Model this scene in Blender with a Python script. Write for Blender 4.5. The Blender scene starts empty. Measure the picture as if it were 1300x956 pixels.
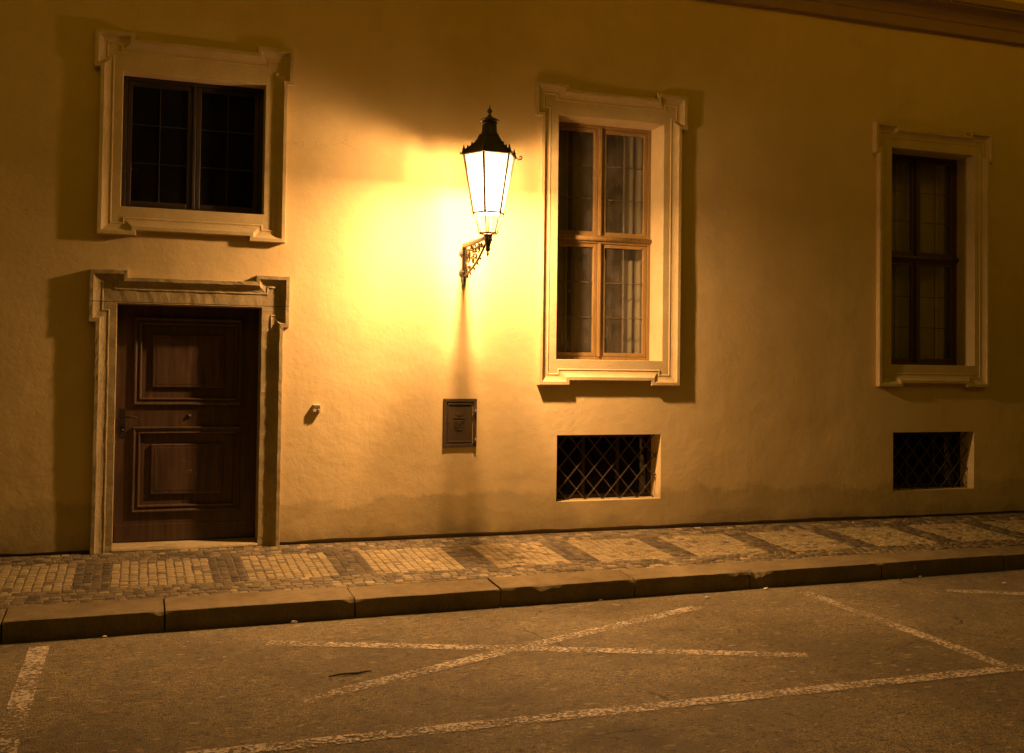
import bpy, bmesh, math, random
from mathutils import Vector, noise, Matrix
random.seed(7)
R = math.radians
sc = bpy.context.scene
col = sc.collection
SL = 0.0557                      # cross fall of the pavement
ROADZ = -0.25

# ------------------------------------------------------------------ helpers
class MB:
    """collects geometry of ONE mesh"""
    def __init__(s): s.v = []; s.f = []; s.sm = []
    def add(s, vs, fs, smooth=False):
        n = len(s.v); s.v += [tuple(v) for v in vs]
        s.f += [tuple(n+i for i in f) for f in fs]; s.sm += [smooth]*len(fs)
    def box(s, x0, x1, y0, y1, z0, z1, b=0.0):
        bm = bmesh.new(); bmesh.ops.create_cube(bm, size=1)
        for v in bm.verts:
            v.co = Vector(((x0+x1)/2+v.co.x*(x1-x0), (y0+y1)/2+v.co.y*(y1-y0), (z0+z1)/2+v.co.z*(z1-z0)))
        if b > 0: bmesh.ops.bevel(bm, geom=bm.edges[:], offset=b, segments=2, profile=.5, affect='EDGES')
        s.bm(bm)
    def bm(s, bm, smooth=False, M=None):
        bm.verts.ensure_lookup_table(); bm.verts.index_update()
        s.add([(M@v.co if M else v.co.copy()) for v in bm.verts], [[v.index for v in f.verts] for f in bm.faces], smooth); bm.free()
    def tube(s, pts, r, n=8, smooth=True, cap=True):
        pts = [Vector(p) for p in pts]; m = len(pts)
        rs = r if isinstance(r, (list, tuple)) else [r]*m
        vs = []; fs = []; up = None
        for i, p in enumerate(pts):
            t = (pts[min(i+1, m-1)]-pts[max(i-1, 0)]).normalized()
            if up is None: up = t.orthogonal().normalized()
            else:
                up = up - t*up.dot(t)
                up = up.normalized() if up.length > 1e-6 else t.orthogonal().normalized()
            w = t.cross(up)
            for k in range(n):
                a = 2*math.pi*k/n; vs.append(p+(up*math.cos(a)+w*math.sin(a))*rs[i])
        for i in range(m-1):
            for k in range(n):
                fs.append((i*n+k, i*n+(k+1) % n, (i+1)*n+(k+1) % n, (i+1)*n+k))
        if cap: fs.append(tuple(range(n-1, -1, -1))); fs.append(tuple((m-1)*n+k for k in range(n)))
        s.add(vs, fs, smooth)
    def lathe(s, prof, c, n=24, smooth=True, a0=0.0, axis='z'):
        vs = []; fs = []; m = len(prof)
        for (r, h) in prof:
            for k in range(n):
                a = a0+2*math.pi*k/n
                if axis == 'z': vs.append((c[0]+r*math.cos(a), c[1]+r*math.sin(a), c[2]+h))
                else: vs.append((c[0]+r*math.cos(a), c[1]-h, c[2]+r*math.sin(a)))
        for i in range(m-1):
            for k in range(n):
                fs.append((i*n+k, i*n+(k+1) % n, (i+1)*n+(k+1) % n, (i+1)*n+k))
        fs.append(tuple(range(n-1, -1, -1))); fs.append(tuple((m-1)*n+k for k in range(n)))
        s.add(vs, fs, smooth)
    def build(s, name, mat, parent=None, weld=False):
        me = bpy.data.meshes.new(name); me.from_pydata(s.v, [], s.f); me.update()
        me.polygons.foreach_set('use_smooth', s.sm)
        bm = bmesh.new(); bm.from_mesh(me)
        if weld: bmesh.ops.remove_doubles(bm, verts=bm.verts[:], dist=1e-4)
        bmesh.ops.recalc_face_normals(bm, faces=bm.faces[:]); bm.to_mesh(me); bm.free()
        if mat: me.materials.append(mat)
        o = bpy.data.objects.new(name, me); col.objects.link(o)
        if parent: attach(o, parent)
        return o

def world_of(p):
    m = Vector(p.location)
    while p.parent: p = p.parent; m += Vector(p.location)
    return m
def attach(o, p):
    o.parent = p
    o.location = Vector(o.location) - world_of(p)
def tag(o, label=None, cat=None, group=None, kind=None):
    if label: o['label'] = label
    if cat: o['category'] = cat
    if group: o['group'] = group
    if kind: o['kind'] = kind
    return o
def empty(name, loc, label, cat, group=None):
    o = bpy.data.objects.new(name, None); col.objects.link(o); o.location = loc
    o.empty_display_size = .1
    return tag(o, label, cat, group)
def N3(x, y, z, s=1.0): return noise.noise(Vector((x*s, y*s, z*s)))

# ------------------------------------------------------------------ materials
def mat(name):
    m = bpy.data.materials.new(name); m.use_nodes = True
    nt = m.node_tree; nt.nodes.clear()
    out = nt.nodes.new('ShaderNodeOutputMaterial')
    return m, nt, out
def nd(nt, t, **k):
    n = nt.nodes.new(t)
    for a, b in k.items():
        if a in n.inputs: n.inputs[a].default_value = b
        else: setattr(n, a, b)
    return n
def noise_n(nt, vec, scale, detail=4, rough=.6, sc3=None):
    if sc3:
        mp = nd(nt, 'ShaderNodeMapping'); mp.inputs['Scale'].default_value = sc3
        nt.links.new(vec, mp.inputs['Vector']); vec = mp.outputs[0]
    n = nd(nt, 'ShaderNodeTexNoise'); n.inputs['Scale'].default_value = scale
    n.inputs['Detail'].default_value = detail; n.inputs['Roughness'].default_value = rough
    nt.links.new(vec, n.inputs['Vector']); return n.outputs['Fac']
def ramp(nt, fac, stops):
    r = nd(nt, 'ShaderNodeValToRGB'); e = r.color_ramp.elements
    while len(e) < len(stops): e.new(.5)
    for i, (p, c) in enumerate(stops):
        e[i].position = p; e[i].color = (c[0], c[1], c[2], 1) if isinstance(c, (tuple, list)) else (c, c, c, 1)
    nt.links.new(fac, r.inputs[0]); return r.outputs[0]
def mixc(nt, fac, a, b, mode='MIX'):
    m = nd(nt, 'ShaderNodeMix', data_type='RGBA', blend_type=mode)
    for s, v in ((0, fac), (6, a), (7, b)):
        if isinstance(v, bpy.types.NodeSocket): nt.links.new(v, m.inputs[s])
        else: m.inputs[s].default_value = v if s == 0 else (v[0], v[1], v[2], 1)
    return m.outputs[2]
def math_n(nt, op, a, b=None, c=None):
    m = nd(nt, 'ShaderNodeMath', operation=op)
    for i, v in enumerate((a, b, c)):
        if v is None: continue
        if isinstance(v, bpy.types.NodeSocket): nt.links.new(v, m.inputs[i])
        else: m.inputs[i].default_value = v
    return m.outputs[0]
def bump(nt, h, strength, dist, prev=None):
    b = nd(nt, 'ShaderNodeBump'); b.inputs['Strength'].default_value = strength; b.inputs['Distance'].default_value = dist
    nt.links.new(h, b.inputs['Height'])
    if prev: nt.links.new(prev, b.inputs['Normal'])
    return b.outputs[0]
def bsdf(nt, out, color, rough=.8, metal=0.0, normal=None, spec=.5, coat=0):
    p = nd(nt, 'ShaderNodeBsdfPrincipled')
    for k, v in (('Base Color', color), ('Roughness', rough), ('Metallic', metal), ('Specular IOR Level', spec), ('Coat Weight', coat)):
        if isinstance(v, bpy.types.NodeSocket): nt.links.new(v, p.inputs[k])
        else: p.inputs[k].default_value = (v[0], v[1], v[2], 1) if k == 'Base Color' else v
    if normal: nt.links.new(normal, p.inputs['Normal'])
    nt.links.new(p.outputs[0], out.inputs[0]); return p
def pos(nt): return nd(nt, 'ShaderNodeNewGeometry').outputs['Position']

def crack_mask(nt, P, scale, warp, width, keep):
    """thin irregular crack lines: distance to the edges of warped cells, kept only here and there"""
    nz = nd(nt, 'ShaderNodeTexNoise'); nz.inputs['Scale'].default_value = 2.2*scale; nz.inputs['Detail'].default_value = 6; nz.inputs['Roughness'].default_value = .65
    nt.links.new(P, nz.inputs['Vector'])
    sub = nd(nt, 'ShaderNodeVectorMath', operation='SUBTRACT'); nt.links.new(nz.outputs['Color'], sub.inputs[0]); sub.inputs[1].default_value = (.5, .5, .5)
    scl = nd(nt, 'ShaderNodeVectorMath', operation='SCALE'); nt.links.new(sub.outputs[0], scl.inputs[0]); scl.inputs['Scale'].default_value = warp
    ad = nd(nt, 'ShaderNodeVectorMath', operation='ADD'); nt.links.new(P, ad.inputs[0]); nt.links.new(scl.outputs[0], ad.inputs[1])
    vo = nd(nt, 'ShaderNodeTexVoronoi', feature='DISTANCE_TO_EDGE'); vo.inputs['Scale'].default_value = scale; nt.links.new(ad.outputs[0], vo.inputs['Vector'])
    ln = nd(nt, 'ShaderNodeMapRange'); ln.inputs[1].default_value = 0; ln.inputs[2].default_value = width; ln.inputs[3].default_value = 1; ln.inputs[4].default_value = 0
    nt.links.new(vo.outputs['Distance'], ln.inputs[0])
    k = ramp(nt, noise_n(nt, P, scale*.8, 4, .6), [(keep, 0.), (keep+.06, 1.)])
    return math_n(nt, 'MULTIPLY', ln.outputs[0], k)
def m_plaster():
    m, nt, out = mat('plaster'); P = pos(nt)
    xyz = nd(nt, 'ShaderNodeSeparateXYZ'); nt.links.new(P, xyz.inputs[0]); z = xyz.outputs[2]
    big = noise_n(nt, P, .55, 5, .6); mid = noise_n(nt, P, 3.2, 6, .65); fine = noise_n(nt, P, 90, 4, .7)
    base = ramp(nt, big, [(.25, (.58, .44, .19)), (.5, (.66, .505, .225)), (.75, (.72, .55, .25))])
    c = mixc(nt, ramp(nt, mid, [(.35, 0.), (.7, .30)]), base, (.50, .40, .23))
    # long soft streaks left by rain
    st = noise_n(nt, P, 1.0, 4, .6, (3.2, 1, .28))
    c = mixc(nt, ramp(nt, st, [(.5, 0.), (.78, .22)]), c, (.46, .37, .22))
    # small scuffs
    sp = noise_n(nt, P, 9, 3, .5)
    c = mixc(nt, ramp(nt, sp, [(.68, 0.), (.76, .35)]), c, (.50, .38, .2))
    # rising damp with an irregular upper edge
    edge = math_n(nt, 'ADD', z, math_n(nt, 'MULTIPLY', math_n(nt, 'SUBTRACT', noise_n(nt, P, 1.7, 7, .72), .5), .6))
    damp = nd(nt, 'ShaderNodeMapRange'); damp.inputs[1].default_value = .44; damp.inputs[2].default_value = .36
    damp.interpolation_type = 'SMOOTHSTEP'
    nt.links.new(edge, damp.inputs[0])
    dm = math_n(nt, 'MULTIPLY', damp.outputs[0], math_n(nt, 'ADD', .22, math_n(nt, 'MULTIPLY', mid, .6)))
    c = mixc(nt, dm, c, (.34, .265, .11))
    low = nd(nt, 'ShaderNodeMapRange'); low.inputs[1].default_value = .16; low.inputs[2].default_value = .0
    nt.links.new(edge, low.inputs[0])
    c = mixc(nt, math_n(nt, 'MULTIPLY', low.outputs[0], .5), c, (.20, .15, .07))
    # hairline cracks and flaked paint low on the wall
    ck = crack_mask(nt, P, .9, .5, .0035, .57)
    c = mixc(nt, math_n(nt, 'MULTIPLY', ck, .45), c, (.26, .19, .09))
    fz = nd(nt, 'ShaderNodeMapRange'); fz.inputs[1].default_value = .75; fz.inputs[2].default_value = .1; fz.inputs[4].default_value = .16; nt.links.new(z, fz.inputs[0])
    flk = math_n(nt, 'ADD', noise_n(nt, P, 7, 6, .75), fz.outputs[0])
    fk = ramp(nt, flk, [(.735, 0.), (.75, 1.)])
    c = mixc(nt, math_n(nt, 'MULTIPLY', fk, .5), c, (.40, .32, .2))
    # old repair patches, slightly different coat
    pt = ramp(nt, noise_n(nt, P, .9, 3, .4, (1, 1, 1.6)), [(.60, 0.), (.612, .14)])
    c = mixc(nt, pt, c, (.78, .62, .33))
    n1 = bump(nt, noise_n(nt, P, 2.6, 5, .62), .6, .02)
    n1 = bump(nt, math_n(nt, 'ADD', math_n(nt, 'MULTIPLY', fk, -1.0), math_n(nt, 'MULTIPLY', ck, -.8)), .5, .003, n1)
    n2 = bump(nt, noise_n(nt, P, 13, 5, .65), .22, .005, n1)
    n3 = bump(nt, fine, .35, .0022, n2)
    bsdf(nt, out, c, .9, 0, n3, .25); return m
def m_stone(name, base, dark, grain, gs, rough=.9, blot=.4, joint=None):
    m, nt, out = mat(name); P = pos(nt)
    a = noise_n(nt, P, 5, 5, .65); g = noise_n(nt, P, gs, 5, .75)
    c = mixc(nt, ramp(nt, a, [(.35, 0.), (.7, blot)]), base, dark)
    c = mixc(nt, ramp(nt, g, [(.5, 0.), (.66, .55)]), c, dark)
    n = bump(nt, g, .6, grain)
    n = bump(nt, a, .5, grain*2.5, n)
    if joint:
        xyz = nd(nt, 'ShaderNodeSeparateXYZ'); nt.links.new(P, xyz.inputs[0])
        d = math_n(nt, 'ABSOLUTE', math_n(nt, 'SUBTRACT', math_n(nt, 'ADD', xyz.outputs[2], math_n(nt, 'MULTIPLY', a, .006)), joint))
        j = nd(nt, 'ShaderNodeMapRange'); j.inputs[1].default_value = .0015; j.inputs[2].default_value = .004
        nt.links.new(d, j.inputs[0])
        c = mixc(nt, j.outputs[0], (.06, .045, .025), c)
        n = bump(nt, j.outputs[0], .8, .004, n)
    bsdf(nt, out, c, rough, 0, n, .3); return m
def m_wood(name, a, b, rough, scale=(14, 14, .9), coat=.0, bs=.0012):
    m, nt, out = mat(name); P = pos(nt)
    g = noise_n(nt, P, 3.0, 7, .7, scale); w = noise_n(nt, P, 2, 3)
    c = ramp(nt, g, [(.3, b), (.62, a)])
    c = mixc(nt, ramp(nt, w, [(.4, 0.), (.7, .4)]), c, b)
    n = bump(nt, g, .5, bs)
    bsdf(nt, out, c, rough, 0, n, .5, coat); return m
def m_metal(name, c, rough, metal=.6, rust=.2, rc=(.14, .07, .03)):
    m, nt, out = mat(name); P = pos(nt)
    g = noise_n(nt, P, 22, 5, .7)
    cc = mixc(nt, ramp(nt, g, [(.5, 0.), (.7, rust)]), c, rc)
    n = bump(nt, noise_n(nt, P, 60, 4, .6), .4, .0012)
    bsdf(nt, out, cc, rough, metal, n); return m
def m_glass(name, tint=(1, 1, 1), dirt=.03):
    m, nt, out = mat(name)
    tr = nd(nt, 'ShaderNodeBsdfTransparent'); tr.inputs[0].default_value = (*tint, 1)
    gl = nd(nt, 'ShaderNodeBsdfGlossy'); gl.inputs['Roughness'].default_value = .015
    fr = nd(nt, 'ShaderNodeFresnel'); bf = nd(nt, 'ShaderNodeNewGeometry').outputs['Backfacing']
    nt.links.new(math_n(nt, 'ADD', 1.5, math_n(nt, 'MULTIPLY', bf, 1/1.5-1.5)), fr.inputs[0])   # thin pane: same reflectance from both faces
    mx = nd(nt, 'ShaderNodeMixShader'); nt.links.new(fr.outputs[0], mx.inputs[0])
    nt.links.new(tr.outputs[0], mx.inputs[1]); nt.links.new(gl.outputs[0], mx.inputs[2])
    df = nd(nt, 'ShaderNodeBsdfDiffuse'); df.inputs[0].default_value = (.5, .45, .36, 1)
    m2 = nd(nt, 'ShaderNodeMixShader')
    nt.links.new(ramp(nt, noise_n(nt, pos(nt), 6, 4), [(.35, dirt*.5), (.7, dirt*1.6)]), m2.inputs[0])
    nt.links.new(mx.outputs[0], m2.inputs[1]); nt.links.new(df.outputs[0], m2.inputs[2])
    nt.links.new(m2.outputs[0], out.inputs[0]); return m
def m_lampglass():
    m, nt, out = mat('lantern_glass')
    tr = nd(nt, 'ShaderNodeBsdfTransparent'); tr.inputs[0].default_value = (.97, .96, .94, 1)
    tl = nd(nt, 'ShaderNodeBsdfTranslucent'); tl.inputs[0].default_value = (.9, .88, .8, 1)
    mx = nd(nt, 'ShaderNodeMixShader'); mx.inputs[0].default_value = .50
    nt.links.new(tr.outputs[0], mx.inputs[1]); nt.links.new(tl.outputs[0], mx.inputs[2])
    nt.links.new(mx.outputs[0], out.inputs[0]); return m
def m_emit(name, c, s):
    m, nt, out = mat(name); e = nd(nt, 'ShaderNodeEmission'); e.inputs[0].default_value = (*c, 1); e.inputs[1].default_value = s
    nt.links.new(e.outputs[0], out.inputs[0]); return m
def m_flat(name, c, rough=.8):
    m, nt, out = mat(name); P = pos(nt)
    cc = mixc(nt, ramp(nt, noise_n(nt, P, 7, 4), [(.35, 0.), (.7, .35)]), c, tuple(x*.6 for x in c))
    bsdf(nt, out, cc, rough); return m
def m_curtain(name='curtain', a=(.44, .37, .24), b=(.34, .28, .18)):
    m, nt, out = mat(name); P = pos(nt)
    w = noise_n(nt, P, 220, 2, .5)
    c = mixc(nt, w, a, b)
    df = nd(nt, 'ShaderNodeBsdfDiffuse'); nt.links.new(c, df.inputs[0])
    tl = nd(nt, 'ShaderNodeBsdfTranslucent'); nt.links.new(c, tl.inputs[0])
    mx = nd(nt, 'ShaderNodeMixShader'); mx.inputs[0].default_value = .3
    nt.links.new(df.outputs[0], mx.inputs[1]); nt.links.new(tl.outputs[0], mx.inputs[2]); nt.links.new(mx.outputs[0], out.inputs[0]); return m
def m_asphalt():
    m, nt, out = mat('asphalt'); P = pos(nt)
    vo = nd(nt, 'ShaderNodeTexVoronoi'); vo.inputs['Scale'].default_value = 105; nt.links.new(P, vo.inputs['Vector'])
    sep = nd(nt, 'ShaderNodeSeparateColor'); nt.links.new(vo.outputs['Color'], sep.inputs[0])
    st = ramp(nt, sep.outputs[0], [(0., (.25, .205, .09)), (.6, (.34, .28, .12)), (.9, (.41, .34, .155)), (1., (.58, .49, .25))])
    gap = ramp(nt, vo.outputs['Distance'], [(.35, 1.), (.62, 0.)])
    c = mixc(nt, gap, (.14, .108, .056), st)
    big = noise_n(nt, P, .8, 7, .7); mid = noise_n(nt, P, 7, 5, .7)
    c = mixc(nt, ramp(nt, big, [(.42, 0.), (.58, .7)]), c, (.13, .105, .05))
    c = mixc(nt, ramp(nt, mid, [(.46, 0.), (.7, .5)]), c, (.10, .083, .058))
    # dark pock marks
    pk = noise_n(nt, P, 26, 3, .6, (1, 1.8, 1))
    c = mixc(nt, ramp(nt, pk, [(.56, 0.), (.64, .8)]), c, (.055, .045, .03))
    # worn pale flecks
    fl = noise_n(nt, P, 11, 3, .5, (1, 2.6, 1))
    c = mixc(nt, ramp(nt, fl, [(.65, 0.), (.69, .65)]), c, (.46, .38, .22))
    # oil drips
    oil = noise_n(nt, P, 1.7, 3, .5)
    c = mixc(nt, ramp(nt, oil, [(.64, 0.), (.74, .4)]), c, (.05, .042, .03))
    cr = crack_mask(nt, P, .55, .55, .006, .52)
    c = mixc(nt, cr, c, (.03, .025, .018))
    n = bump(nt, gap, .8, .004)
    n = bump(nt, mid, .6, .012, n)
    n = bump(nt, math_n(nt, 'SUBTRACT', 1.0, cr), .8, .01, n)
    bsdf(nt, out, c, .85, 0, n, .35); return m
def m_paint():
    m, nt, out = mat('road_paint'); P = pos(nt)
    g = noise_n(nt, P, 42, 5, .8); b = noise_n(nt, P, 2.2, 5, .6)
    wear = math_n(nt, 'ADD', math_n(nt, 'MULTIPLY', g, .8), math_n(nt, 'MULTIPLY', b, .32))
    f = ramp(nt, wear, [(.515, 0.), (.59, 1.)])
    p = nd(nt, 'ShaderNodeBsdfPrincipled'); p.inputs['Roughness'].default_value = .75
    nt.links.new(mixc(nt, g, (.66, .56, .38), (.48, .40, .26)), p.inputs['Base Color'])
    nt.links.new(bump(nt, g, .6, .003), p.inputs['Normal'])
    t = nd(nt, 'ShaderNodeBsdfTransparent'); mx = nd(nt, 'ShaderNodeMixShader')
    nt.links.new(f, mx.inputs[0]); nt.links.new(p.outputs[0], mx.inputs[1]); nt.links.new(t.outputs[0], mx.inputs[2])
    nt.links.new(mx.outputs[0], out.inputs[0]); return m
def m_cobble():
    m, nt, out = mat('cobbles'); P = pos(nt)
    at = nd(nt, 'ShaderNodeAttribute', attribute_name='tone')
    g = noise_n(nt, P, 55, 5, .7)
    c = mixc(nt, ramp(nt, g, [(.35, 0.), (.7, .5)]), at.outputs['Color'], (.10, .085, .06))
    n = bump(nt, g, .7, .003)
    bsdf(nt, out, c, .7, 0, n, .35); return m

PL = m_plaster()
ST = m_stone('window_stone', (.60, .475, .235), (.40, .30, .13), .002, 60, blot=.5)
DST = m_stone('door_stone', (.42, .335, .165), (.17, .13, .06), .004, 48, blot=.6, joint=2.185)
CST = m_stone('cornice_stone', (.34, .24, .14), (.24, .165, .09), .002, 40)
KST = m_stone('kerb_granite', (.23, .178, .080), (.085, .062, .028), .006, 70, blot=.65)
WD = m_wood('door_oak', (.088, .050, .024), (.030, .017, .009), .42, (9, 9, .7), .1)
WW3 = m_wood('brown_window_timber', (.11, .06, .03), (.06, .035, .018), .5, (16, 16, 1.2), .0, .0006)  # dark brown timber colour, right-hand window alone
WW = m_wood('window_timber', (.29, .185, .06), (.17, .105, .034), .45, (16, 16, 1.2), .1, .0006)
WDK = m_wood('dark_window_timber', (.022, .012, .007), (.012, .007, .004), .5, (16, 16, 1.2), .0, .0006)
IRON = m_metal('cast_iron', (.075, .068, .05), .5, .3, .4, (.09, .06, .03))
GRL = m_metal('grille_iron', (.065, .047, .026), .6, .2, .4)
HIRON = m_metal('handle_iron', (.02, .017, .012), .5, .3, .3)
HAT = m_metal('hatch_metal', (.095, .066, .028), .5, .35, .35, (.09, .055, .03))
LEAD = m_metal('glazing_lead', (.13, .10, .06), .6, .2, .1)
BRASS = m_metal('old_brass', (.32, .2, .07), .4, .9, .3)
GL = m_glass('window_glass', (.93, .95, .92), .05)
GLD = m_glass('dark_window_glass', (.45, .47, .45), .012)
LGL = m_lampglass()
CUR = m_curtain()
PLATE = m_flat('bell_plate', (.50, .42, .30), .5)
STRIP = m_flat('bell_strip', (.17, .125, .07), .5)
BLK = m_flat('black_rubber', (.03, .028, .025), .5)
PAPER = m_flat('paper', (.7, .66, .58), .8)
TWIG = m_flat('twig_bark', (.03, .022, .015), .9)
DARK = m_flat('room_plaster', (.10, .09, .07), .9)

# ------------------------------------------------------------------ ground
def pave_z(y): return SL*y
def kf(x): return -1.985+.022*x       # front edge of the kerb
def kb(x): return -1.615+.016*x       # back edge of the kerb

g = MB(); g.add([(-120, -120, ROADZ), (120, -120, ROADZ), (120, 60, ROADZ), (-120, 60, ROADZ)], [(0, 1, 2, 3)])
tag(g.build('road', m_asphalt()), kind='structure')

X0, X1 = -3.6, 13.2
tones = []
pv = MB()
LIGHT = (.37, .295, .14); DARKT = (.10, .078, .038); MIDT = (.175, .136, .064)
bands = [(-2.50, -2.22), (-1.46, -1.20), (-.43, -.16), (.61, .88), (1.61, 1.91), (2.69, 2.98), (3.68, 3.96), (4.70, 4.95), (5.70, 5.96), (6.70, 6.97), (7.72, 7.99), (8.76, 9.03), (9.78, 10.05), (10.8, 11.07), (11.82, 12.09)]
def stone(x0, x1, y0, y1, base, var):
    gx = .0032; j = .005
    x0 += gx+random.uniform(-j, j)*.6; x1 -= gx+random.uniform(-j, j)*.6; y0 += gx+random.uniform(-j, j)*.6; y1 -= gx+random.uniform(-j, j)*.6
    dz = random.uniform(-.0045, .003)-.003
    tx = random.uniform(-.035, .035); ty = random.uniform(-.035, .035)
    cx, cy = (x0+x1)/2, (y0+y1)/2
    def P(x, y, h):
        return (x, y, pave_z(y)+h+dz+(x-cx)*tx+(y-cy)*ty)
    c = [(x0, y0), (x1, y0), (x1, y1), (x0, y1)]
    c = [(x+random.uniform(-j, j)*.6, y+random.uniform(-j, j)*.6) for x, y in c]
    ins = lambda k: [(cx+(x-cx)*k, cy+(y-cy)*k) for x, y in c]
    vs = [P(x, y, -.03) for x, y in c]+[P(x, y, -.006) for x, y in c]+[P(x, y, 0) for x, y in ins(.82)]+[P(cx, cy, .0025)]
    fs = []
    for r in (0, 4):
        for k in range(4): fs.append((r+k, r+(k+1) % 4, r+4+(k+1) % 4, r+4+k))
    for k in range(4): fs.append((8+k, 8+(k+1) % 4, 12))
    pv.add(vs, fs, False)
    t = 1+random.gauss(0, var); t = max(.35, min(1.7, t)); h = random.uniform(-.03, .03)
    colr = (base[0]*t*(1+h), base[1]*t, base[2]*t*(1-h))
    tones.extend([colr]*len(fs))
def course_x(xa, xb, ya, yb, base, var, w=.073):
    """courses that run across the pavement"""
    n = max(1, round((xb-xa)/w)); dx = (xb-xa)/n
    for i in range(n):
        y = ya+random.uniform(-.03, .0)
        y = ya
        first = True
        while y < yb-.02:
            l = random.uniform(.058, .086)
            if first: l *= random.uniform(.5, 1); first = False
            y2 = min(yb, y+l)
            if yb-y2 < .03: y2 = yb
            stone(xa+i*dx, xa+(i+1)*dx, y, y2, base() if callable(base) else base, var); y = y2
def course_y(xa, xb, ya, yb, base, var, w=.075):
    n = max(1, round((yb(0)-ya(0))/w))
    for i in range(n):
        x = xa+random.uniform(0, .05)
        while x < xb:
            l = random.uniform(.06, .10); xm = x+l/2
            a = ya(xm)+(yb(xm)-ya(xm))*i/n; b = ya(xm)+(yb(xm)-ya(xm))*(i+1)/n
            stone(x, x+l, a, b, base() if callable(base) else base, var); x += l
def midmix():
    r = random.random()
    return DARKT if r < .25 else (MIDT if r < .85 else tuple(x*.8 for x in LIGHT))
def darkmix(): return MIDT if random.random() < .12 else DARKT
def litemix(): return MIDT if random.random() < .07 else LIGHT
YA, YB = -1.225, -.37
edges = []
prev = X0
for a, b in bands:
    if a > prev: course_x(prev, a, YA, YB, litemix, .11)
    course_x(a, b, YA, YB, darkmix, .25); prev = b
course_x(prev, X1, YA, YB, litemix, .16)
course_y(X0, X1, lambda x: kb(x)+.006, lambda x: YA, midmix, .22)
course_y(X0, X1, lambda x: YB, lambda x: -.018, midmix, .22)
o = pv.build('pavement', m_cobble())
# tone per stone
me = o.data; att = me.color_attributes.new('tone', 'FLOAT_COLOR', 'CORNER')
k = 0
for p, t in zip(me.polygons, tones):
    for _ in range(p.loop_total):
        att.data[k].color = (t[0], t[1], t[2], 1); k += 1
tag(o, kind='structure')
bed = MB()
for xa, xb, h in ((-40, X0, -.004), (X0, X1, -.010), (X1, 60, -.004)):
    bed.add([(xa, kb(xa)+.003, pave_z(-1.6)+h), (xb, kb(xb)+.003, pave_z(-1.6)+h), (xb, .2, pave_z(.2)+h), (xa, .2, pave_z(.2)+h)], [(0, 1, 2, 3)])
tag(bed.build('pavement_bed', m_stone('joint_sand', (.16, .125, .07), (.09, .07, .04), .002, 60)), kind='structure')

# kerb stones, worn granite
kr = MB()
joints = [-12, -8.4, -7.2, -6, -4.7, -3.3, -2.1, -.82, .225, 1.59, 2.76, 3.95, 5.075, 6.485, 7.95, 9.3, 10.6, 11.9, 13.3, 14.6, 20, 30]
# chips in the arris: (x, width, depth)
chips = [(-2.6, .1, .02), (-1.5, .07, .015), (-.4, .05, .012), (2.2, .05, .012), (4.4, .07, .014), (5.8, .09, .012), (6.1, .05, .01), (8.3, .08, .015), (9.2, .07, .03), (.20, .08, .05), (1.57, .10, .04), (2.84, .10, .030), (3.12, .10, .085), (3.25, .06, .04), (3.92, .05, .03), (4.93, .13, .05), (5.17, .16, .10), (6.45, .05, .02), (1.15, .05, .01), (.9, .06, .008), (7.4, .08, .012)]
for a, b in zip(joints[:-1], joints[1:]):
    n = max(2, int((b-a)/.02)) if -4 < a < 13 else 3
    skew0 = random.uniform(-.015, .015)
    prof = []
    rings = []
    hh = random.uniform(-.007, .007)
    for i in range(n+1):
        x = a+.006+(b-a-.012)*i/n
        endd = min(x-a, b-x)
        rnd = .008+.02*math.exp(-endd/.03)
        ch = 0
        for cx, w, d in chips:
            ch += d*math.exp(-((x-cx)/w*1.6)**2)*(0.75+.5*N3(x*19, 3, 1))
        yf = kf(x)+.010*N3(x, 1, 0, 2.5)+.006*N3(x, 7, 0, 11)+.003*N3(x, 2, 0, 37)
        ybk = kb(x)+.006*N3(x, 5, 0, 4)
        zt = lambda y: pave_z(y)+hh+.002*N3(x, y*3, 4, 3)
        e = rnd+ch; e2 = .012+ch*.55+.010*abs(N3(x, 2, 9, 13))
        pts = [(ybk, -.34), (ybk, zt(ybk)-.008), (ybk+(-.010), zt(ybk-.01)), ((ybk*.5+(yf+e)*.5), zt((ybk+yf)/2)-.002),
               (yf+e, zt(yf+e)-.001), (yf+e*.38, zt(yf)-e2*.30), (yf+.002, zt(yf)-e2), (yf-.002, zt(yf)-e2-.03-ch*.4), (yf-.004, -.34)]
        sx = -.10 if False else 0
        rings.append([(x+skew0*0, y, z) for y, z in pts])
    vs = [p for r_ in rings for p in r_]; m_ = len(rings[0]); fs = []
    for i in range(n):
        for k in range(m_-1): fs.append((i*m_+k, (i+1)*m_+k, (i+1)*m_+k+1, i*m_+k+1))
    fs.append(tuple(range(m_))); fs.append(tuple(reversed([n*m_+k for k in range(m_)])))
    kr.add(vs, fs, False)
tag(kr.build('kerb', KST), kind='structure')

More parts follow.
